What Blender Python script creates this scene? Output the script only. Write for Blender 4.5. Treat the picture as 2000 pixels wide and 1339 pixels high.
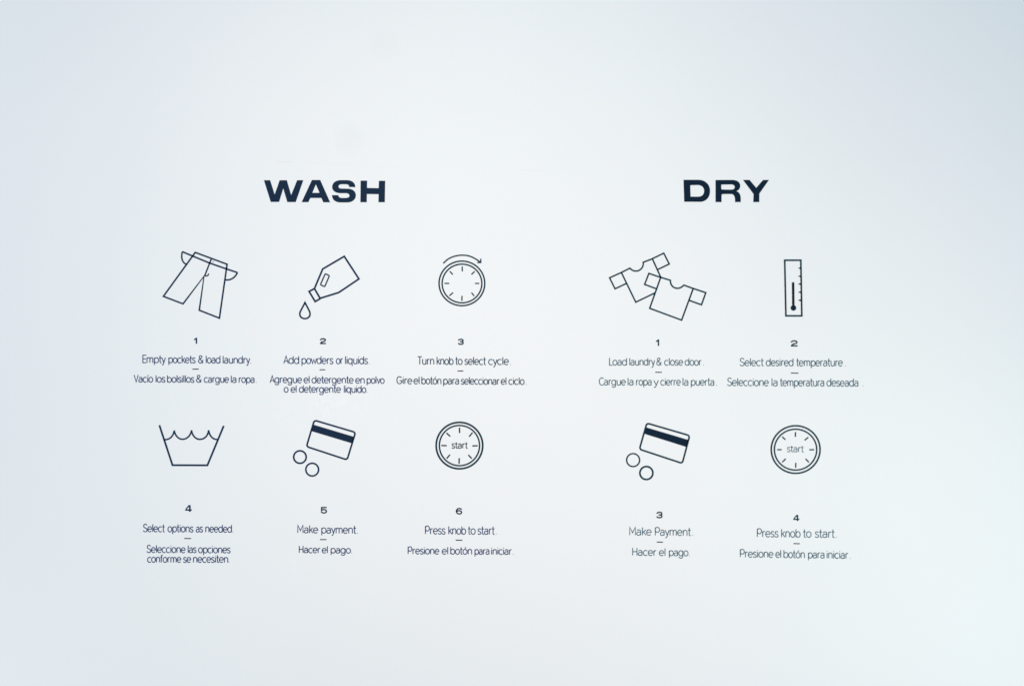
import bpy, math, random
from mathutils import Vector, Matrix, Euler
from mathutils.geometry import tessellate_polygon

# ------------------------------------------------------------------ scene
S = bpy.context.scene
for o in list(bpy.data.objects):
    bpy.data.objects.remove(o)
random.seed(7)
R = math.radians
C = S.collection

# camera: a hand-held shot of the wall, turned a few degrees to the left
LENS, DIST = 35.0, 2.14
cd = bpy.data.cameras.new("camera")
cam = bpy.data.objects.new("camera", cd)
C.objects.link(cam)
YAW, PITCH = R(4.0), R(1.0)
cam.rotation_euler = Euler((R(90) + PITCH, 0, YAW), 'XYZ')
cam.location = (DIST * math.tan(YAW), -DIST, 1.50)
cd.lens = LENS
cd.sensor_width = 36
cd.sensor_fit = 'HORIZONTAL'
cd.clip_start = 0.05
cd.clip_end = 60
cd.dof.use_dof = True
cd.dof.aperture_fstop = 0.75
S.camera = cam
S.render.resolution_x, S.render.resolution_y = 1024, 685
S.view_settings.view_transform = 'Standard'
S.view_settings.look = 'None'
S.view_settings.exposure = 0
S.view_settings.gamma = 1

# soft even room light
w = bpy.data.worlds.new("World")
S.world = w
w.use_nodes = True
bg = w.node_tree.nodes["Background"]
WORLD = (0.397, 0.569, 0.711)
bg.inputs[0].default_value = (*WORLD, 1)
bg.inputs[1].default_value = 1.0

# added unseen fill lamps, fitted to shape the wall's brightness: (location, aim, size, rgb power)
LAMPS = []
#LAMPS_BEGIN
LAMPS = [((0.0, -2.2, 1.4), (0.0, 0, 1.4), 0.3, (27.039, 17.269, 11.753)),
         ((1.4, -0.9, 0.6), (1.4, 0, 0.6), 0.3, (2.179, 2.152, 1.816)),
         ((-0.4, -1.6, 1.8), (-0.4, 0, 1.8), 0.3, (0.134, 2.175, 2.583)),
         ((-1.6, -0.9, 0.4), (-1.6, 0, 0.4), 0.3, (3.258, 2.827, 2.182)),
         ((1.0, -0.9, 1.2), (1.0, 0, 1.2), 0.3, (1.134, 1.253, 0.994)),
         ((-0.4, -1.2, 2.2), (-0.4, 0, 2.2), 0.3, (1.824, 0.747, 0.348)),
         ((-1.8, -0.9, 2.2), (-1.8, 0, 2.2), 0.3, (1.95, 1.54, 1.348)),
         ((0.0, -0.9, 2.2), (0.0, 0, 2.2), 0.3, (0.47, 0.612, 0.548))]
#LAMPS_END
for i, (loc, aim, size, rgb) in enumerate(LAMPS):
    m = max(rgb)
    ld = bpy.data.lights.new("fill_lamp", 'AREA')
    ld.shape = 'DISK'
    ld.size = size
    ld.energy = m
    ld.color = [c / m for c in rgb]
    lo = bpy.data.objects.new("fill_lamp", ld)
    lo.location = loc
    lo.rotation_euler = (Vector(aim) - Vector(loc)).to_track_quat('-Z', 'Y').to_euler()
    C.objects.link(lo)

# ------------------------------------------------------------------ wall coordinates
rot = cam.rotation_euler.to_matrix()
FPX = LENS / 36 * 2000


def P(px, py, d=0.0):
    """point of the wall (plane y = -d) that the photograph shows at px, py"""
    v = rot @ Vector(((px - 1000) / FPX, -(py - 669.5) / FPX, -1))
    t = (-d - cam.location.y) / v.y
    p = cam.location + v * t
    return Vector((p.x, -d, p.z))


# sharpest on the middle icon columns; both ends of the wall fall slightly out of focus
cd.dof.focus_distance = (P(800, 640) - cam.location).dot(rot @ Vector((0, 0, -1)))

# ------------------------------------------------------------------ materials
def mat(name):
    m = bpy.data.materials.new(name)
    m.use_nodes = True
    return m, m.node_tree.nodes, m.node_tree.links, m.node_tree.nodes["Principled BSDF"]


def vinyl(name, col, var=0.12):
    m, N, L, b = mat(name)
    tc = N.new('ShaderNodeTexCoord')
    n = N.new('ShaderNodeTexNoise')
    n.inputs['Scale'].default_value = 90
    n.inputs['Detail'].default_value = 4
    L.new(tc.outputs['Object'], n.inputs['Vector'])
    mx = N.new('ShaderNodeMix')
    mx.data_type = 'RGBA'
    mx.inputs['A'].default_value = (*[c * (1 - var) for c in col], 1)
    mx.inputs['B'].default_value = (*[c * (1 + var) for c in col], 1)
    L.new(n.outputs['Fac'], mx.inputs['Factor'])
    L.new(mx.outputs['Result'], b.inputs['Base Color'])
    b.inputs['Roughness'].default_value = 0.6
    b.inputs['Specular IOR Level'].default_value = 0.04
    return m


NAVY = vinyl("navy_vinyl", (0.0095, 0.0250, 0.054))
DEEP = vinyl("deep_navy_vinyl", (0.0042, 0.0165, 0.036))
CAPB = vinyl("thin_navy_vinyl", (0.022, 0.056, 0.150))
CAPG = vinyl("thin_teal_navy_vinyl", (0.030, 0.105, 0.150))
CAPM = vinyl("thin_blue_vinyl", (0.011, 0.052, 0.105))
LNAVY = vinyl("navy_line_vinyl", (0.006, 0.028, 0.072))
LTEAL = vinyl("teal_navy_line_vinyl", (0.003, 0.036, 0.060))
PALE = vinyl("worn_vinyl", (0.42, 0.43, 0.58))

WM, N, L, B = mat("painted_wall")
tc = N.new('ShaderNodeTexCoord')


def math_node(op, a, b=None, clamp=False):
    n = N.new('ShaderNodeMath')
    n.operation = op
    n.use_clamp = clamp
    for i, v in enumerate((a, b)):
        if v is None:
            continue
        if isinstance(v, (int, float)):
            n.inputs[i].default_value = v
        else:
            L.new(v, n.inputs[i])
    return n.outputs[0]


def noise(scale, detail=4, rough=0.5, dist=0.0):
    n = N.new('ShaderNodeTexNoise')
    n.inputs['Scale'].default_value = scale
    n.inputs['Detail'].default_value = detail
    n.inputs['Roughness'].default_value = rough
    n.inputs['Distortion'].default_value = dist
    L.new(tc.outputs['Object'], n.inputs['Vector'])
    return n.outputs['Fac']


sep = N.new('ShaderNodeSeparateXYZ')
L.new(tc.outputs['Object'], sep.inputs[0])
X_, Z_ = sep.outputs['X'], sep.outputs['Z']


def blob(px, py, rx, ry, wob=0.0, soft=1.0):
    """soft stain mask around a spot of the wall"""
    c, ex, ez = P(px, py), P(px + rx, py), P(px, py + ry)
    ax, az = (ex - c).length, (ez - c).length
    dx = math_node('DIVIDE', math_node('SUBTRACT', X_, c.x), ax)
    dz = math_node('DIVIDE', math_node('SUBTRACT', Z_, c.z), az)
    r2 = math_node('ADD', math_node('MULTIPLY', dx, dx), math_node('MULTIPLY', dz, dz))
    if wob:
        r2 = math_node('ADD', r2, math_node('MULTIPLY', math_node('SUBTRACT', WOB, 0.5), wob))
    return math_node('DIVIDE', math_node('SUBTRACT', 1.0, r2), soft, True)


WOB = noise(30, 3)
WOB2 = noise(55, 5, 0.6, 1.2)
# paint: pale cool white, a breath of mottling
mott = noise(3.0, 3)
fine = noise(650, 2)
val = math_node('ADD', math_node('MULTIPLY', math_node('SUBTRACT', mott, 0.5), 0.030),
                math_node('MULTIPLY', math_node('SUBTRACT', fine, 0.5), 0.075))
# old greasy spots
for (px, py, rx, ry, k) in ((682, 272, 34, 36, -0.028), (748, 84, 36, 32, -0.016),
                            (690, 300, 20, 18, -0.006), (600, 402, 14, 8, -0.010)):
    val = math_node('ADD', val, math_node('MULTIPLY', blob(px, py, rx, ry, 1.2), k))
# smeary patches where a sticker was rubbed and re-mounted
sm = math_node('MULTIPLY', math_node('SUBTRACT', WOB2, 0.52), 9.0, True)
for (px, py, rx, ry, k) in ((655, 795, 78, 40, 0.030), (560, 810, 40, 26, 0.020),
                            (574, 1092, 16, 34, 0.026), (612, 1053, 22, 10, 0.016),
                            (352, 868, 40, 22, 0.012), (1480, 1056, 52, 12, 0.014),
                            (1352, 1052, 20, 12, 0.012), (1120, 778, 40, 24, 0.006)):
    val = math_node('ADD', val, math_node('MULTIPLY',
                    math_node('MULTIPLY', blob(px, py, rx, ry, 1.4), sm), k))
hs = N.new('ShaderNodeVectorMath')
hs.operation = 'MULTIPLY'
one = math_node('ADD', val, 1.0)
cmb = N.new('ShaderNodeCombineXYZ')
for i in range(3):
    L.new(one, cmb.inputs[i])
L.new(cmb.outputs[0], hs.inputs[0])
hs.inputs[1].default_value = (0.798, 0.8185, 0.822)
L.new(hs.outputs[0], B.inputs['Base Color'])
B.inputs['Roughness'].default_value = 0.75
B.inputs['Specular IOR Level'].default_value = 0.25
bp = N.new('ShaderNodeBump')
bp.inputs['Strength'].default_value = 0.12
bp.inputs['Distance'].default_value = 0.0006
L.new(noise(240, 3), bp.inputs['Height'])
L.new(bp.outputs[0], B.inputs['Normal'])


# ------------------------------------------------------------------ mesh helpers
def link(name, me, m, parent=None, loc=None):
    o = bpy.data.objects.new(name, me)
    if me is not None and m is not None:
        me.materials.append(m)
    C.objects.link(o)
    if loc is not None:
        o.location = loc
    if parent is not None:
        o.parent = parent
    return o


def tag(o, label, cat, group=None):
    o['label'] = label
    o['category'] = cat
    if group:
        o['group'] = group
    return o


class Cut:
    """collects outlines (photo pixels) and cuts them out of one thin vinyl sheet"""
    T = 0.00028
    K = 1.32      # the cutter leaves lines a little fuller than drawn

    def __init__(self):
        self.v, self.f, self.k = [], [], 0

    def _t(self):
        self.k += 1
        return self.T + (self.k % 6) * 0.000018

    def strip(self, pts, wd, closed=False, round_cap=False):
        pts = [Vector(p) for p in pts]
        q = [pts[0]]
        for p in pts[1:]:
            if (p - q[-1]).length > 1e-4:
                q.append(p)
        if closed and (q[0] - q[-1]).length < 1e-4:
            q.pop()
        n = len(q)
        h = wd * self.K / 2
        Lf, Rt = [], []
        for i in range(n):
            a = q[i - 1] if (i > 0 or closed) else None
            b = q[(i + 1) % n] if (i < n - 1 or closed) else None
            d0 = (q[i] - a).normalized() if a is not None else None
            d1 = (b - q[i]).normalized() if b is not None else None
            if d0 is None:
                d0 = d1
            if d1 is None:
                d1 = d0
            n0, n1 = Vector((-d0.y, d0.x)), Vector((-d1.y, d1.x))
            m = n0 + n1
            if m.length < 1e-3:
                m = n1
            m.normalize()
            s = h / max(0.42, m.dot(n1))
            Lf.append(q[i] + m * s)
            Rt.append(q[i] - m * s)
        t = self._t()
        b0 = len(self.v)
        for i in range(n):
            for p in (Lf[i], Rt[i]):
                self.v.append(P(p.x, p.y, t))
            for p in (Lf[i], Rt[i]):
                w_ = P(p.x, p.y, t)
                self.v.append(Vector((w_.x, 0.0004, w_.z)))
        m_ = n if closed else n - 1
        for i in range(m_):
            a, c = b0 + 4 * i, b0 + 4 * ((i + 1) % n)
            self.f += [(a, c, c + 1, a + 1), (a + 2, c + 2, c, a), (a + 1, c + 1, c + 3, a + 3)]
        if not closed:
            a, c = b0, b0 + 4 * (n - 1)
            self.f += [(a, a + 1, a + 3, a + 2), (c, c + 2, c + 3, c + 1)]
        if round_cap:
            for p in (q[0], q[-1]):
                self.fill([[(p.x + h * math.cos(u), p.y + h * math.sin(u))
                            for u in [k * math.tau / 14 for k in range(14)]]])
        return self

    def fill(self, loops):
        t = self._t()
        b0 = len(self.v)
        flat = []
        for lp in loops:
            s = len(self.v)
            for p in lp:
                self.v.append(P(p[0], p[1], t))
            n = len(lp)
            for p in lp:
                w_ = P(p[0], p[1], t)
                self.v.append(Vector((w_.x, 0.0004, w_.z)))
            flat += list(range(s, s + n))
            for i in range(n):
                j = (i + 1) % n
                self.f.append((s + i, s + j, s + n + j, s + n + i))
        for tri in tessellate_polygon([[Vector((p[0], p[1], 0)) for p in lp] for lp in loops]):
            a, b, c = (flat[i] for i in tri)
            nn = (self.v[b] - self.v[a]).cross(self.v[c] - self.v[a])
            self.f.append((a, b, c) if nn.y < 0 else (a, c, b))
        return self

    def build(self, name, m, parent=None, origin=None):
        c = Vector((0, 0, 0))
        if origin is None:
            if parent is None:
                for v in self.v:
                    c += v
                c /= max(1, len(self.v))
                c.y = 0
        else:
            c = origin
        if parent is not None:
            c = parent.location.copy()
        me = bpy.data.meshes.new(name)
        me.from_pydata([v - c for v in self.v], [], self.f)
        me.update()
        return link(name, me, m, parent, c if parent is None else None)


def root(name, px, py):
    return link(name, None, None, None, P(px, py))


def Z(ox, oy, s):
    """tracing frame -> photo pixels"""
    def f(*pts):
        return [(ox + x / s, oy + y / s) for x, y in pts]
    return f


def bez(p0, p1, p2, p3, n=10):
    out = []
    for i in range(1, n + 1):
        t = i / n
        u = 1 - t
        out.append(tuple(u ** 3 * a + 3 * u * u * t * b + 3 * u * t * t * c + t ** 3 * d
                         for a, b, c, d in zip(p0, p1, p2, p3)))
    return out


def path(*seg):
    """('x',y) points; a 6-tuple is a cubic curve from the last point"""
    out = []
    for s in seg:
        if len(s) == 2:
            out.append(s)
        else:
            out += bez(out[-1], s[0:2], s[2:4], s[4:6])
    return out


def spline(pts, n=6):
    """smooth curve through points"""
    out = []
    P_ = [pts[0]] + list(pts) + [pts[-1]]
    for i in range(1, len(P_) - 2):
        a, b, c, d = P_[i - 1:i + 3]
        for k in range(n):
            t = k / n
            out.append(tuple(0.5 * (2 * b[j] + (c[j] - a[j]) * t + (2 * a[j] - 5 * b[j] + 4 * c[j] - d[j]) * t * t
                                    + (3 * b[j] - a[j] - 3 * c[j] + d[j]) * t ** 3) for j in (0, 1)))
    out.append(pts[-1])
    return out


def ell(cx, cy, rx, ry, a0=0, a1=360, n=None):
    n = n or max(6, int(abs(a1 - a0) / 9))
    full = abs(a1 - a0) >= 360
    return [(cx + rx * math.cos(R(a0 + (a1 - a0) * i / n)), cy + ry * math.sin(R(a0 + (a1 - a0) * i / n)))
            for i in range(n if full else n + 1)]


def rounded(c, r, n=5):
    """closed quad with rounded corners"""
    out = []
    for i in range(4):
        a, b, d = Vector(c[i - 1]), Vector(c[i]), Vector(c[(i + 1) % 4])
        p, q = b + (a - b).normalized() * r, b + (d - b).normalized() * r
        k = 0.55
        out.append(tuple(p))
        out += bez(tuple(p), tuple(p + (b - p) * k), tuple(q + (b - q) * k), tuple(q), n)
    return out


# ------------------------------------------------------------------ the wall
me = bpy.data.meshes.new("wall")
x0, x1, z0, z1, th = -4.5, 4.5, -0.0, 3.6, 0.12
vs = [(x0, 0, z0), (x1, 0, z0), (x1, 0, z1), (x0, 0, z1), (x0, th, z0), (x1, th, z0), (x1, th, z1), (x0, th, z1)]
fs = [(0, 1, 2, 3), (5, 4, 7, 6), (4, 0, 3, 7), (1, 5, 6, 2), (3, 2, 6, 7), (4, 5, 1, 0)]
me.from_pydata(vs, [], fs)
wall = link("wall", me, WM)
wall['kind'] = 'structure'
wall['label'] = "smooth white painted wall behind the navy lettering"

# old paint ridges left by a drywall joint, hardly raised
RM, N2, L2, B2 = mat("ridge_paint")
B2.inputs['Base Color'].default_value = (0.765, 0.785, 0.80, 1)
B2.inputs['Roughness'].default_value = 0.8
c = Cut()
Cut.T = 0.00012
for pts, wd in ((((538, 315.6), (556, 316.2), (570, 315.9)), 2.4), (((576, 316.2), (600, 317.4), (650, 320.2), (700, 322.6)), 0.5),
                (((700, 323.0), (748, 326.2), (790, 329.0)), 0.35), (((1014, 332), (1040, 333), (1068, 332.2)), 1.0)):
    c.strip(pts, wd)
rid = c.build("paint_ridge", RM, wall)
Cut.T = 0.00028

# ------------------------------------------------------------------ headings
z = Z(500, 330, 7.143)


def letters(name, label, px, py, items, m):
    t = tag(root(name, px, py), label, "lettering", "bold section headings")
    for loops in items:
        Cut().fill(loops).build("letter", m, t)
    return t


Wl = [z((110, 157), (197, 157), (260, 356), (330, 157), (430, 157), (490, 364), (574, 157), (660, 157),
        (554, 462), (436, 462), (380, 272), (322, 460), (205, 460))]
Al = [z((780, 154), (896, 154), (1034, 465), (938, 465), (912, 405), (757, 405), (731, 463), (636, 463)),
      z((835, 215), (786, 333), (885, 333))]
Sl = [z(*path((1384, 254), (1300, 252), (1298, 226, 1285, 214, 1250, 213), (1200, 213),
              (1160, 216, 1151, 228, 1151, 246), (1153, 266, 1168, 274, 1200, 274), (1290, 276),
              (1356, 280, 1394, 318, 1393, 370), (1391, 430, 1340, 467, 1270, 467), (1175, 467),
              (1100, 465, 1060, 425, 1060, 365), (1148, 365), (1150, 395, 1175, 405, 1210, 405), (1255, 404),
              (1288, 402, 1303, 392, 1303, 372), (1302, 348, 1280, 338, 1245, 338), (1165, 338),
              (1100, 332, 1062, 300, 1062, 250), (1065, 185, 1120, 156, 1190, 156), (1270, 156),
              (1345, 158, 1386, 200, 1385, 250)))]
Hl = [z((1459, 163), (1550, 163), (1549, 265), (1711, 268), (1715, 165), (1802, 165), (1797, 464), (1708, 464),
        (1710, 352), (1547, 350), (1545, 464), (1456, 464))]
letters("heading_lettering", "bold wide navy word WASH above the six washing steps", 635, 374, [Wl, Al, Sl, Hl], NAVY)
z = Z(1320, 330, 10)
Dl = [z(*path((150, 212), (440, 212), (575, 212, 672, 300, 669, 440), (662, 560, 590, 638, 480, 642), (163, 640))),
      z(*path((282, 318), (430, 314), (510, 316, 552, 362, 552, 430), (550, 502, 508, 540, 430, 542), (288, 540)))]
Rl = [z(*path((775, 216), (1090, 214), (1200, 214, 1258, 258, 1258, 330), (1258, 378, 1232, 412, 1186, 432),
              (1244, 458, 1272, 505, 1268, 600), (1268, 647), (1158, 647), (1156, 550, 1144, 494, 1085, 490),
              (930, 490), (904, 492, 893, 500, 893, 520), (893, 647), (775, 647))),
      z(*path((888, 306), (1080, 302), (1128, 304, 1150, 325, 1150, 352), (1148, 384, 1125, 404, 1080, 404),
              (925, 402), (888, 396)))]
Yl = [z((1312, 214), (1440, 214), (1570, 368), (1703, 215), (1820, 214), (1632, 480), (1630, 647), (1512, 647), (1518, 490))]
letters("heading_lettering", "bold wide navy word DRY above the four drying steps", 1418, 374, [Dl, Rl, Yl], DEEP)

# ------------------------------------------------------------------ icons
# trousers with pockets turned out
z = Z(300, 470, 7.875)
t = tag(root("trousers_icon", 388, 555), "line drawing of tilted trousers with both pockets turned out", "icon")
Cut().strip(z((150, 855), (640, 180), (1130, 362), (1012, 1190), (702, 1068), (775, 545), (452, 970)), 2.45, True).build("trouser_outline", LNAVY, t)
Cut().strip(z((885, 285), (785, 540)), 2.2).strip(z(*spline([(785, 538), (812, 542), (836, 530), (848, 505)])), 1.9).build("fly", LNAVY, t)
Cut().strip(z((440, 168), (610, 240), (865, 345), (1115, 432), (1290, 490)), 2.5).build("waistband_line", LNAVY, t)
Cut().strip(z(*path((441, 170), (418, 255, 436, 350, 515, 364))), 2.3).build("pocket", LNAVY, t)
Cut().strip(z(*path((1290, 490), (1255, 560, 1190, 618, 1098, 600))), 2.4).build("pocket", LNAVY, t)
Cut().fill([z(*ell(915, 323, 14, 14, n=14))]).build("button", PALE, t)

# pouring bottle
z = Z(560, 480, 8.369)
t = tag(root("bottle_icon", 643, 560), "line drawing of a tilted detergent bottle letting one drop fall", "icon")
Cut().strip(z((453, 698), (588, 378), (940, 172), (1180, 540), (850, 762), (545, 857)), 2.7, True).build("bottle_outline", LNAVY, t)
Cut().strip(z((450, 700), (365, 745), (465, 910), (548, 862)), 2.7).build("bottle_cap", LNAVY, t)
Cut().strip(rounded(z((630, 455), (698, 487), (620, 668), (550, 635)), 1.6, 3), 2.0, True).build("bottle_label", LNAVY, t)
Cut().strip(z(*path((298, 926), (270, 985, 245, 1025, 224, 1068), (190, 1140, 240, 1189, 297, 1189),
                    (356, 1189, 402, 1140, 372, 1070), (350, 1022, 325, 980, 298, 926))), 2.5, True).build("drop", LNAVY, t)


def knob(label, z, outer, inner, ticks, cx, cy, wo, wi, wt):
    t = tag(root("knob_icon", cx, cy), label, "icon", "round knob icons")
    Cut().strip(z(*ell(*outer, n=72)), wo, True).build("outer_ring", LTEAL, t)
    Cut().strip(z(*ell(*inner, n=72)), wi, True).build("inner_ring", LTEAL, t)
    for a, b in ticks:
        Cut().strip(z(a, b), wt).build("tick_mark", LTEAL, t)
    return t


z = Z(840, 480, 9.567)
t = knob("round dial icon with a curved arrow over its top and no word inside", z, (594.5, 701, 427, 416), (596, 703, 371, 361),
         [((600, 385), (602, 478)), ((835, 476), (772, 535)), ((920, 701), (838, 702)), ((773, 873), (825, 938)),
          ((597, 932), (594, 1028)), ((430, 873), (360, 932)), ((268, 700), (358, 702)), ((368, 475), (425, 537))],
         902, 553, 2.25, 2.2, 1.9)
Cut().strip(z(*spline([(246, 327), (330, 252), (420, 207), (510, 183), (600, 175), (700, 183), (790, 213), (870, 257), (940, 308)])), 2.1) \
     .strip(z((947, 240), (947, 312), (880, 312)), 1.9).build("rotation_arrow", LTEAL, t)

# two shirts
z = Z(1170, 480, 8.37)
G = "crossing shirt icons"
t = tag(root("shirt_icon", 1248, 545), "line drawing of the rear shirt, tilted up to the right", "icon", G)
Cut().strip(z(*([(1012, 520), (872, 212), (722, 268)] + spline([(722, 268), (722, 312), (700, 362), (655, 400), (600, 412), (545, 398), (505, 365)])[1:]
                + [(365, 435), (600, 920), (912, 770)])), 2.3).build("shirt_body", LTEAL, t)
Cut().strip(z((868, 212), (1058, 120), (1148, 297), (963, 385)), 2.3).build("sleeve", LTEAL, t)
Cut().strip(z((370, 433), (172, 522), (262, 702), (445, 615)), 2.3).build("sleeve", LTEAL, t)
t = tag(root("shirt_icon", 1325, 580), "line drawing of the front shirt, tilted down to the right", "icon", G)
Cut().strip(z(*([(1008, 515), (1165, 562)] + spline([(1165, 562), (1172, 612), (1205, 665), (1260, 692), (1310, 690), (1350, 672), (1388, 642)])[1:]
                + [(1540, 697), (1350, 1213), (828, 1020)])), 2.35, True).build("shirt_body", LTEAL, t)
Cut().strip(z((1005, 515), (815, 450), (745, 630), (935, 700)), 2.3).build("sleeve", LTEAL, t)
Cut().strip(z((1536, 695), (1745, 765), (1675, 963), (1480, 893)), 2.35).build("sleeve", LTEAL, t)

# thermometer
z = Z(1500, 490, 8.93)
t = tag(root("thermometer_icon", 1549, 562), "upright rectangular thermometer icon with a scale on its right edge", "icon")
Cut().strip(z((292, 162), (573, 162), (590, 1130), (312, 1130)), 2.6, True).build("thermometer_frame", LTEAL, t)
for y in (300, 440, 577, 719, 859):
    Cut().fill([z((522, y), (552, y - 13), (580, y - 18), (580, y + 18), (552, y + 13))]).build("scale_mark", LTEAL, t)
Cut().strip(z((438, 562), (442, 960)), 3.7, round_cap=True).fill([z(*ell(444, 992, 49, 49, n=28))]).build("fluid_column", DEEP, t)

# wash tub
z = Z(290, 810, 11.16)
t = tag(root("wash_tub_icon", 374, 872), "line drawing of an open wash tub with three wave crests", "icon")
Cut().strip(z((237, 222), (523, 1092), (1283, 1095), (1640, 235)), 2.8).build("tub", LNAVY, t)
wv = Cut()
for seg in (path((345, 535), (450, 545, 545, 470, 560, 335)), path((560, 335), (580, 450, 650, 528, 745, 528), (840, 528, 925, 440, 938, 330)),
            path((938, 330), (950, 450, 1030, 530, 1120, 530), (1220, 530, 1300, 450, 1310, 330)),
            path((1310, 330), (1325, 450, 1400, 540, 1505, 532))):
    wv.strip(z(*seg), 2.4)
wv.build("wave", LNAVY, t)


def payment(label, z, card, stripe, coins, cx, cy, m, lm):
    t = tag(root("payment_icon", cx, cy), label, "icon", "card and coins icons")
    Cut().strip(rounded(z(*card), 4.6), 2.6, True).build("card_outline", lm, t)
    Cut().fill([z(*stripe)]).build("magnetic_stripe", m, t)
    for (x, y, r, wd) in coins:
        Cut().strip(z(*ell(x, y, r, r, n=44)), wd, True).build("coin", lm, t)


payment("payment card with two coins below it in the wash section", Z(560, 800, 8.926),
        ((481, 180), (1199, 392), (1052, 870), (344, 638)), ((470, 258), (1172, 468), (1135, 582), (430, 370)),
        ((230, 821, 109, 2.6), (444, 1040, 111, 2.5)), 634, 875, NAVY, LNAVY)
payment("payment card with two coins below it in the dry section", Z(1210, 810, 9.563),
        ((510, 151), (1311, 384), (1172, 902), (372, 638)), ((500, 230), (1290, 465), (1250, 597), (468, 352)),
        ((254, 841, 121, 2.2), (502, 1082, 121, 2.7)), 1286, 881, DEEP, LTEAL)
K1 = knob("round dial icon with the word start inside it, in the wash section", Z(840, 810, 11.158), (640, 665, 507, 505), (640, 665, 438, 438),
          [((640, 275), (643, 393)), ((925, 383), (850, 472)), ((1038, 668), (920, 673)), ((833, 868), (908, 948)),
           ((635, 937), (631, 1060)), ((435, 862), (360, 948)), ((245, 664), (362, 667)), ((357, 390), (440, 467))],
          897, 870, 2.7, 2.3, 2.1)
K2 = knob("round dial icon with the word start inside it, in the dry section", Z(1490, 815, 10.715), (686, 668, 511, 497), (684, 670, 443, 427),
          [((682, 303), (680, 403)), ((953, 410), (873, 475)), ((1072, 671), (972, 672)), ((893, 862), (965, 935)),
           ((690, 945), (687, 1048)), ((478, 862), (405, 932)), ((300, 671), (393, 671)), ((403, 400), (473, 463))],
          1554, 877, 2.5, 2.3, 2.0)

# ------------------------------------------------------------------ numerals
DIG = {
    '1': ('fill', [(0, .22), (.40, .14), (.56, 0), (1, 0), (1, 1), (.56, 1), (.56, .36), (0, .40)]),
    '2': ('st', [path((.08, .36), (.10, .02, .90, .02, .90, .30), (.90, .50, .62, .53, .40, .62), (.22, .69, .14, .76, .13, .89), (1.0, .89))]),
    '3': ('st', [path((.08, .30), (.14, .04, .90, .02, .90, .28), (.90, .46, .70, .49, .36, .49)),
                 path((.36, .49), (.72, .49, .92, .54, .92, .70), (.92, .98, .14, .98, .06, .70))]),
    '4': ('fill', [(.50, 0), (.82, 0), (.82, .63), (1, .63), (1, .84), (.82, .84), (.82, 1), (.56, 1), (.56, .84), (0, .84), (0, .64)],
          [(.57, .25), (.57, .63), (.21, .63)]),
    '5': ('st', [path((.97, .10), (.14, .10), (.12, .52), (.30, .36, .92, .34, .92, .67), (.92, .99, .16, .99, .07, .72))]),
    '6': ('st', [path((.92, .26), (.80, .05, .10, .00, .10, .50), (.10, 1.02, .91, 1.00, .91, .67), (.91, .36, .18, .36, .12, .60))]),
}


def numeral(d, x0, x1, y0, y1, label, m):
    kind, data = DIG[d][:2]
    f = lambda p: (x0 + p[0] * (x1 - x0), y0 + p[1] * (y1 - y0))
    c = Cut()
    if kind == 'fill':
        c.fill([[f(p) for p in lp] for lp in DIG[d][1:]])
    else:
        for s in data:
            c.strip([f(p) for p in s], 2.0)
    tag(c.build("numeral", LNAVY if m is NAVY else LTEAL), label, "numeral", "bold step numerals")


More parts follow.
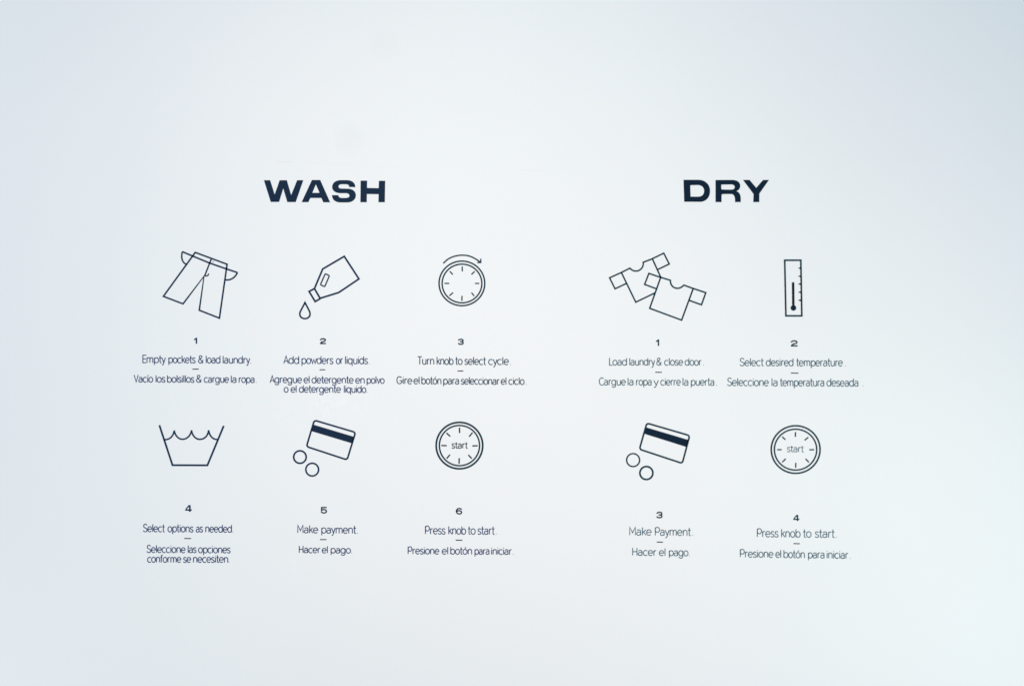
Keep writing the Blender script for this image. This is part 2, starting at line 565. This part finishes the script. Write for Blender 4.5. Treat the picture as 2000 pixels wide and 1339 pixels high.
# ------------------------------------------------------------------ thin hand-cut alphabet
# units: x-height 10, baseline 0, up positive
XH, AS, CP = 10.0, 14.2, 14.5
E = ell
FONT = {
    'a': (7.0, [path((0.7, 8.3), (2.2, 10.4, 6.9, 10.8, 6.9, 6.6), (6.9, 0)),
                path((6.9, 5.7), (3.2, 5.7), (-0.9, 5.5, -0.9, 0, 3.0, 0), (5.0, 0, 6.9, 1.3, 6.9, 3.2))]),
    'b': (8.0, [[(0, AS), (0, 0)], E(4, 5, 4, 5)]),
    'c': (7.2, [E(4.1, 5, 4.1, 5, 48, 312)]),
    'd': (8.0, [[(8, AS), (8, 0)], E(4, 5, 4, 5)]),
    'e': (8.0, [[(0.1, 5.1), (7.9, 5.1)], E(4, 5, 4, 5, 0, 318)]),
    'f': (4.6, [path((1.7, 0), (1.7, 11), (1.7, 14.2, 3.2, 14.9, 4.8, 14.2)), [(0, 9.9), (4.2, 9.9)]]),
    'g': (8.0, [E(4, 5, 4, 5), path((8, 10), (8, -0.6), (8, -5.4, 1.2, -5.4, 0.4, -1.9))]),
    'h': (7.0, [[(0, AS), (0, 0)], path((0, 6.0), (0.6, 11.2, 7.0, 11.4, 7.0, 6.2), (7.0, 0))]),
    'i': (0.2, [[(0.1, XH), (0.1, 0)], 'dot']),
    'í': (0.2, [[(0.1, XH), (0.1, 0)], [(0.0, 12.0), (1.5, 14.4)]]),
    'k': (6.2, [[(0, AS), (0, 0)], [(5.7, 10), (0.2, 4.2)], [(2.0, 6.0), (6.2, 0)]]),
    'l': (0.2, [[(0.1, AS), (0.1, 0)]]),
    'm': (11.2, [[(0, XH), (0, 0)], path((0, 6.4), (0.4, 11.0, 5.6, 11.2, 5.6, 6.4), (5.6, 0)),
                 path((5.6, 6.4), (6.0, 11.0, 11.2, 11.2, 11.2, 6.4), (11.2, 0))]),
    'n': (6.8, [[(0, XH), (0, 0)], path((0, 6.2), (0.5, 11.2, 6.8, 11.4, 6.8, 6.2), (6.8, 0))]),
    'o': (8.0, [E(4, 5, 4, 5)]),
    'ó': (8.0, [E(4, 5, 4, 5), [(3.8, 11.8), (5.6, 14.4)]]),
    'p': (8.0, [[(0, XH), (0, -4.1)], E(4, 5, 4, 5)]),
    'q': (8.0, [[(8, XH), (8, -4.1)], E(4, 5, 4, 5)]),
    'r': (4.0, [[(0, XH), (0, 0)], path((0, 6.0), (0.3, 8.8, 1.8, 10.3, 4.2, 9.8))]),
    's': (6.0, [path((5.7, 8.6), (4.6, 10.6, 0.5, 10.6, 0.5, 7.6), (0.5, 5.2, 3.0, 5.4, 4.2, 4.6),
                     (6.6, 3.4, 6.4, 0, 3.0, 0), (1.4, 0, 0.3, 0.8, 0, 1.9))]),
    't': (4.8, [path((2.0, AS), (2.0, 2.2), (2.0, 0.2, 3.2, -0.3, 4.9, 0.2)), [(0, 9.8), (4.8, 9.8)]]),
    'u': (6.8, [path((0, XH), (0, 3.8), (0, -1.3, 6.4, -1.2, 6.8, 3.6)), [(6.8, XH), (6.8, 0)]]),
    'v': (6.6, [[(0, XH), (3.3, 0.2), (6.6, XH)]]),
    'w': (10.4, [[(0, XH), (2.8, 0.3), (5.2, 8.2), (7.6, 0.3), (10.4, XH)]]),
    'y': (6.8, [[(0, XH), (3.7, 0.4)], path((6.8, XH), (2.9, -2.4), (2.3, -4.0, 1.4, -4.2, 0.2, -4.0))]),
    'A': (8.4, [[(0, 0), (4.2, CP), (8.4, 0)], [(1.5, 4.6), (6.9, 4.6)]]),
    'C': (8.6, [E(5.4, 7.2, 5.4, 7.2, 52, 308)]),
    'E': (6.2, [[(6.6, CP), (0, CP), (0, 0), (6.6, 0)], [(0, 7.4), (6.0, 7.4)]]),
    'G': (9.6, [path((8.6, 12.2), (6.8, 15.2, 0, 16.2, 0, 7.2), (0, -2.2, 9.6, -2.0, 9.6, 6.4), (5.0, 6.4))]),
    'H': (7.6, [[(0, CP), (0, 0)], [(7.6, CP), (7.6, 0)], [(0, 7.3), (7.6, 7.3)]]),
    'L': (5.6, [[(0, CP), (0, 0), (6.0, 0)]]),
    'M': (9.6, [[(0, 0), (0, CP), (4.8, 4.2), (9.6, CP), (9.6, 0)]]),
    'P': (7.6, [[(0, CP), (0, 0)], E(3.8, 10.1, 3.8, 4.6)]),
    'S': (7.8, [path((7.4, 12.2), (6.0, 15.4, 0.6, 15.4, 0.6, 11.0), (0.6, 7.4, 4.0, 7.8, 5.6, 6.6),
                     (8.8, 4.6, 8.0, 0, 4.0, 0), (2.0, 0, 0.6, 0.9, 0, 2.6))]),
    'T': (8.0, [[(-0.3, CP), (8.3, CP)], [(4.0, CP), (4.0, 0)]]),
    'V': (8.4, [[(0, CP), (4.2, 0.2), (8.4, CP)]]),
    '&': (9.4, [path((9.2, 0), (2.4, 9.0), (0.6, 11.6, 1.6, 14.4, 4.3, 14.4), (7.4, 14.4, 7.6, 10.6, 4.8, 9.2),
                     (0.0, 7.0, -0.2, 4.6, 0.2, 3.2), (1.0, -0.8, 6.4, -1.2, 8.2, 3.4), (8.8, 5.0, 8.8, 5.8, 8.8, 6.6))]),
}
SHORT_T = (4.8, [path((2.0, 13.0), (2.0, 2.2), (2.0, 0.2, 3.2, -0.3, 4.9, 0.2)), [(0, 9.8), (4.8, 9.8)]])
# side bearings: straight stems need more air than bowls
LB = dict.fromkeys("bhiklmnprEHLMPíu", 1.5)
LB.update(dict.fromkeys("acdegoqsóCG&S", 0.7))
LB.update(dict.fromkeys("tfvwyAVT", 0.35))
LB["v"] = 0.9
RB = dict.fromkeys("adghilmnqíuHM", 1.5)
RB.update(dict.fromkeys("bceopsóCGPS&", 0.7))
RB.update(dict.fromkeys("tfkrvwyAVTLE", 0.3))
RB["r"] = 0.8


def word(parent, text, x0, x1, base, slope, bx, cap, m, wd, name="word", font=None):
    """one word between photo columns x0 and x1"""
    fnt = dict(FONT)
    if font:
        fnt.update(font)
    xs, cur = [], 0.0
    for i, ch in enumerate(text):
        if i:
            cur += LB[ch] + RB[text[i - 1]]
        xs.append(cur)
        cur += fnt[ch][0]
    hw = wd / 2
    k = (x1 - x0 - 2 * hw) / cur
    s = cap / CP
    c = Cut()
    for ch, gx in zip(text, xs):
        jy = random.uniform(-0.12, 0.12)
        for st in fnt[ch][1]:
            if st == 'dot':
                X = x0 + hw + (gx + 0.1) * k
                y = base + slope * (X - bx) - 13.0 * s
                r = wd * 0.55
                c.fill([[(X - r, y - r), (X + r, y - r), (X + r, y + r), (X - r, y + r)]])
                continue
            closed = len(st) > 20 and abs(st[0][0] - st[-1][0]) < 1.2 and abs(st[0][1] - st[-1][1]) < 1.2 and ch in 'bdgopqóP'
            pts = []
            for (gx2, gy) in st:
                X = x0 + hw + (gx + gx2) * k
                pts.append((X, base + slope * (X - bx) - gy * s + jy))
            c.strip(pts, wd, closed)
    return c.build(name, m, parent)


def caption(name, label, lines, m, wd, group):
    """lines: (cap height, base at first, base at last, [(word, x0, x1)...], full stop x)"""
    f, l = lines[0], lines[0][3]
    t = tag(root(name, (l[0][1] + l[-1][2]) / 2, f[1]), label, "caption", group)
    for cap, b0, b1, ws, dot in lines:
        xa, xb = ws[0][1], ws[-1][2]
        sl = (b1 - b0) / (xb - xa)
        for (s, a, b) in ws:
            word(t, s, a, b, b0, sl, xa, cap, m, wd)
        if dot:
            y, r = b1 - 0.5, 0.62
            Cut().fill([[(dot - r, y - r), (dot + r, y - r), (dot + r, y + r), (dot - r, y + r)]]).build("full_stop", m, t)


def dash(x0, x1, y, sl, label, m, wd=1.45):
    tag(Cut().strip([(x0, y - sl), (x1, y + sl)], wd).build("dash", m), label, "dash", "short dashes between the English and Spanish captions")


TW = 1.36
EN, ES = "English step captions", "Spanish step captions"
START = {'t': SHORT_T}
word(K1, "start", 881.9, 913.8, 874.9, 0, 881.9, 12.9, LTEAL, 1.35, "start_word", START)
word(K2, "start", 1536.9, 1570.1, 881.9, 0.01, 1536.9, 13.2, CAPG, 1.1, "start_word", START)

# wash 1
numeral('1', 378.6, 385.0, 659.2, 671.0, "bold numeral 1 under the trousers icon", NAVY)
caption("english_caption", "caption reading Empty pockets & load laundry under the trousers",
        [(14.6, 708.0, 709.4, [("Empty", 278.3, 323.6), ("pockets", 329.0, 382.0), ("&", 387.0, 397.4), ("load", 401.9, 430.2), ("laundry", 435.0, 488.4)], 489.6)],
        CAPB, TW, EN)
dash(375.8, 388.0, 720.5, 0, "short dash below the caption Empty pockets & load laundry", NAVY)
caption("spanish_caption", "caption reading Vacío los bolsillos & cargue la ropa under the trousers",
        [(13.9, 745.9, 746.9, [("Vacío", 261.3, 298.9), ("los", 304.0, 322.9), ("bolsillos", 326.3, 379.6), ("&", 383.0, 393.8), ("cargue", 398.1, 447.1), ("la", 450.8, 461.7), ("ropa", 466.4, 497.0)], 500.2)],
        CAPB, TW, ES)
# wash 2
numeral('2', 624.8, 636.6, 660.1, 671.8, "bold numeral 2 under the bottle icon", NAVY)
caption("english_caption", "caption reading Add powders or liquids under the bottle",
        [(15.0, 709.7, 710.5, [("Add", 553.6, 584.0), ("powders", 589.0, 651.1), ("or", 656.2, 670.0), ("liquids", 674.0, 718.6)], 721.3)],
        CAPB, TW, EN)
dash(624.1, 635.3, 721.8, 0, "short dash below the caption Add powders or liquids", NAVY)
caption("spanish_caption", "two line caption reading Agregue el detergente en polvo o el detergente liquido",
        [(13.9, 746.9, 748.6, [("Agregue", 526.9, 589.9), ("el", 593.0, 604.5), ("detergente", 608.6, 690.6), ("en", 694.0, 712.1), ("polvo", 716.2, 751.0)], None),
         (13.9, 765.7, 766.4, [("o", 554.3, 563.3), ("el", 567.6, 579.1), ("detergente", 583.8, 665.9), ("liquido", 671.7, 715.2)], 716.6)],
        CAPB, TW, ES)
# wash 3
numeral('3', 894.5, 905.4, 661.2, 673.2, "bold numeral 3 under the plain dial with the arrow", DEEP)
caption("english_caption", "caption reading Turn knob to select cycle under the dial with the arrow",
        [(15.0, 711.3, 712.0, [("Turn", 815.4, 847.9), ("knob", 852.9, 885.7), ("to", 888.9, 903.3), ("select", 907.1, 949.5), ("cycle", 953.7, 993.9)], 997.4)],
        CAPM, TW, EN)
dash(893.5, 905.0, 724.1, 0.1, "short dash below the caption Turn knob to select cycle", DEEP)
caption("spanish_caption", "caption reading Gire el botón para seleccionar el ciclo",
        [(14.2, 749.1, 750.8, [("Gire", 774.5, 805.3), ("el", 807.7, 819.3), ("botón", 823.1, 861.9), ("para", 865.8, 896.6), ("seleccionar", 900.1, 975.7), ("el", 978.1, 989.0), ("ciclo", 993.2, 1024.3)], 1028.0)],
        CAPM, TW, ES)
# wash 4
numeral('4', 361.7, 374.6, 985.7, 998.7, "bold numeral 4 under the wash tub icon", NAVY)
caption("english_caption", "caption reading Select options as needed under the wash tub",
        [(14.8, 1037.7, 1038.9, [("Select", 279.3, 322.2), ("options", 327.3, 377.7), ("as", 382.3, 396.4), ("needed", 401.1, 452.7)], 455.0)],
        CAPB, TW, EN)
dash(360.1, 373.1, 1050.9, 0.1, "short dash below the caption Select options as needed", NAVY)
caption("spanish_caption", "two line caption reading Seleccione las opciones conforme se necesiten",
        [(14.4, 1078.2, 1079.2, [("Seleccione", 286.4, 362.3), ("las", 366.7, 383.8), ("opciones", 387.0, 450.3)], None),
         (14.4, 1097.4, 1097.7, [("conforme", 287.5, 354.0), ("se", 357.6, 373.3), ("necesiten", 377.2, 445.4)], 447.2)],
        CAPB, TW, ES)
# wash 5
numeral('5', 626.6, 638.4, 989.2, 1002.1, "bold numeral 5 under the left payment card icon", NAVY)
caption("english_caption", "caption reading Make payment with a small p, in the wash section",
        [(15.0, 1039.9, 1041.0, [("Make", 580.9, 621.4), ("payment", 627.7, 695.9)], 697.9)],
        CAPB, TW, EN)
dash(624.9, 637.7, 1053.0, 0, "short dash below the caption Make payment in the wash section", NAVY)
caption("spanish_caption", "caption reading Hacer el pago in the wash section",
        [(13.4, 1078.8, 1079.5, [("Hacer", 583.8, 625.8), ("el", 628.6, 640.1), ("pago", 645.9, 685.2)], 686.7)],
        CAPB, TW, ES)
# wash 6
numeral('6', 890.2, 902.6, 991.0, 1004.2, "bold numeral 6 under the start dial in the wash section", NAVY)
caption("english_caption", "caption reading Press knob to start under numeral 6",
        [(15.6, 1042.2, 1042.8, [("Press", 830.2, 870.2), ("knob", 875.8, 910.2), ("to", 913.4, 928.8), ("start", 932.6, 966.4)], 969.2)],
        CAPB, TW, EN)
dash(889.8, 903.0, 1054.2, 0.1, "short dash below the caption Press knob to start in the wash section", NAVY)
caption("spanish_caption", "caption reading Presione el botón para iniciar in the wash section",
        [(14.0, 1081.0, 1082.2, [("Presione", 796.4, 858.0), ("el", 863.0, 875.2), ("botón", 879.6, 921.8), ("para", 927.0, 955.8), ("iniciar", 959.4, 999.6)], 1002.4)],
        CAPB, TW, ES)
# dry 1
numeral('1', 1281.2, 1287.4, 662.4, 675.2, "bold numeral 1 under the two shirts", DEEP)
caption("english_caption", "caption reading Load laundry & close door under the shirts",
        [(14.3, 712.9, 713.2, [("Load", 1189.8, 1224.3), ("laundry", 1229.3, 1279.3), ("&", 1282.0, 1292.2), ("close", 1297.4, 1334.3), ("door", 1337.4, 1370.5)], 1374.2)],
        CAPG, TW * 0.94, EN)
dash(1279.9, 1292.7, 726.7, 0, "short dash below the caption Load laundry & close door", DEEP)
caption("spanish_caption", "caption reading Cargue la ropa y cierre la puerta",
        [(14.4, 751.7, 752.3, [("Cargue", 1169.8, 1222.2), ("la", 1225.9, 1237.1), ("ropa", 1242.5, 1272.6), ("y", 1276.2, 1286.6), ("cierre", 1290.0, 1329.6), ("la", 1333.2, 1344.4), ("puerta", 1349.5, 1395.0)], 1399.8)],
        CAPG, TW * 0.94, ES)
# dry 2
numeral('2', 1544.4, 1557.9, 664.1, 676.5, "bold numeral 2 under the thermometer", DEEP)
caption("english_caption", "caption reading Select desired temperature under the thermometer",
        [(14.9, 714.1, 714.6, [("Select", 1444.8, 1491.9), ("desired", 1495.8, 1549.5), ("temperature", 1555.0, 1646.0)], 1651.2)],
        CAPG, TW * 0.94, EN)
dash(1544.8, 1559.3, 728.2, 0.15, "short dash below the caption Select desired temperature", DEEP)
caption("spanish_caption", "caption reading Seleccione la temperatura deseada",
        [(15.2, 752.9, 754.1, [("Seleccione", 1420.4, 1501.6), ("la", 1507.1, 1518.7), ("temperatura", 1523.1, 1609.8), ("deseada", 1614.4, 1676.5)], 1685.5)],
        CAPG, TW * 0.94, ES)
# dry 3
numeral('3', 1282.0, 1293.8, 998.5, 1011.5, "bold numeral 3 under the right payment card icon", DEEP)
caption("english_caption", "caption reading Make Payment with a capital P, in the dry section",
        [(15.5, 1044.2, 1045.4, [("Make", 1229.3, 1272.7), ("Payment", 1279.2, 1349.8)], 1353.0)],
        CAPG, TW * 0.94, EN)
dash(1282.8, 1294.7, 1057.9, 0.15, "short dash below the caption Make Payment in the dry section", DEEP)
caption("spanish_caption", "caption reading Hacer el pago in the dry section",
        [(14.6, 1083.9, 1085.0, [("Hacer", 1235.1, 1282.2), ("el", 1287.1, 1299.6), ("pago", 1306.6, 1344.5)], 1346.4)],
        CAPG, TW * 0.94, ES)
# dry 4
numeral('4', 1549.4, 1561.3, 1004.8, 1016.6, "bold numeral 4 under the start dial in the dry section", DEEP)
caption("english_caption", "caption reading Press knob to start in the dry section",
        [(16.0, 1047.8, 1049.0, [("Press", 1478.5, 1520.6), ("knob", 1526.0, 1563.5), ("to", 1568.1, 1584.8), ("start", 1591.6, 1630.6)], 1633.6)],
        CAPG, TW * 0.94, EN)
dash(1550.0, 1562.1, 1060.9, 0.15, "short dash below the caption Press knob to start in the dry section", DEEP)
caption("spanish_caption", "caption reading Presione el botón para iniciar in the dry section",
        [(15.0, 1087.1, 1090.0, [("Presione", 1445.3, 1510.6), ("el", 1514.6, 1525.6), ("botón", 1530.4, 1571.9), ("para", 1578.4, 1610.3), ("iniciar", 1614.8, 1656.9)], 1661.0)],
        CAPG, TW * 0.94, ES)
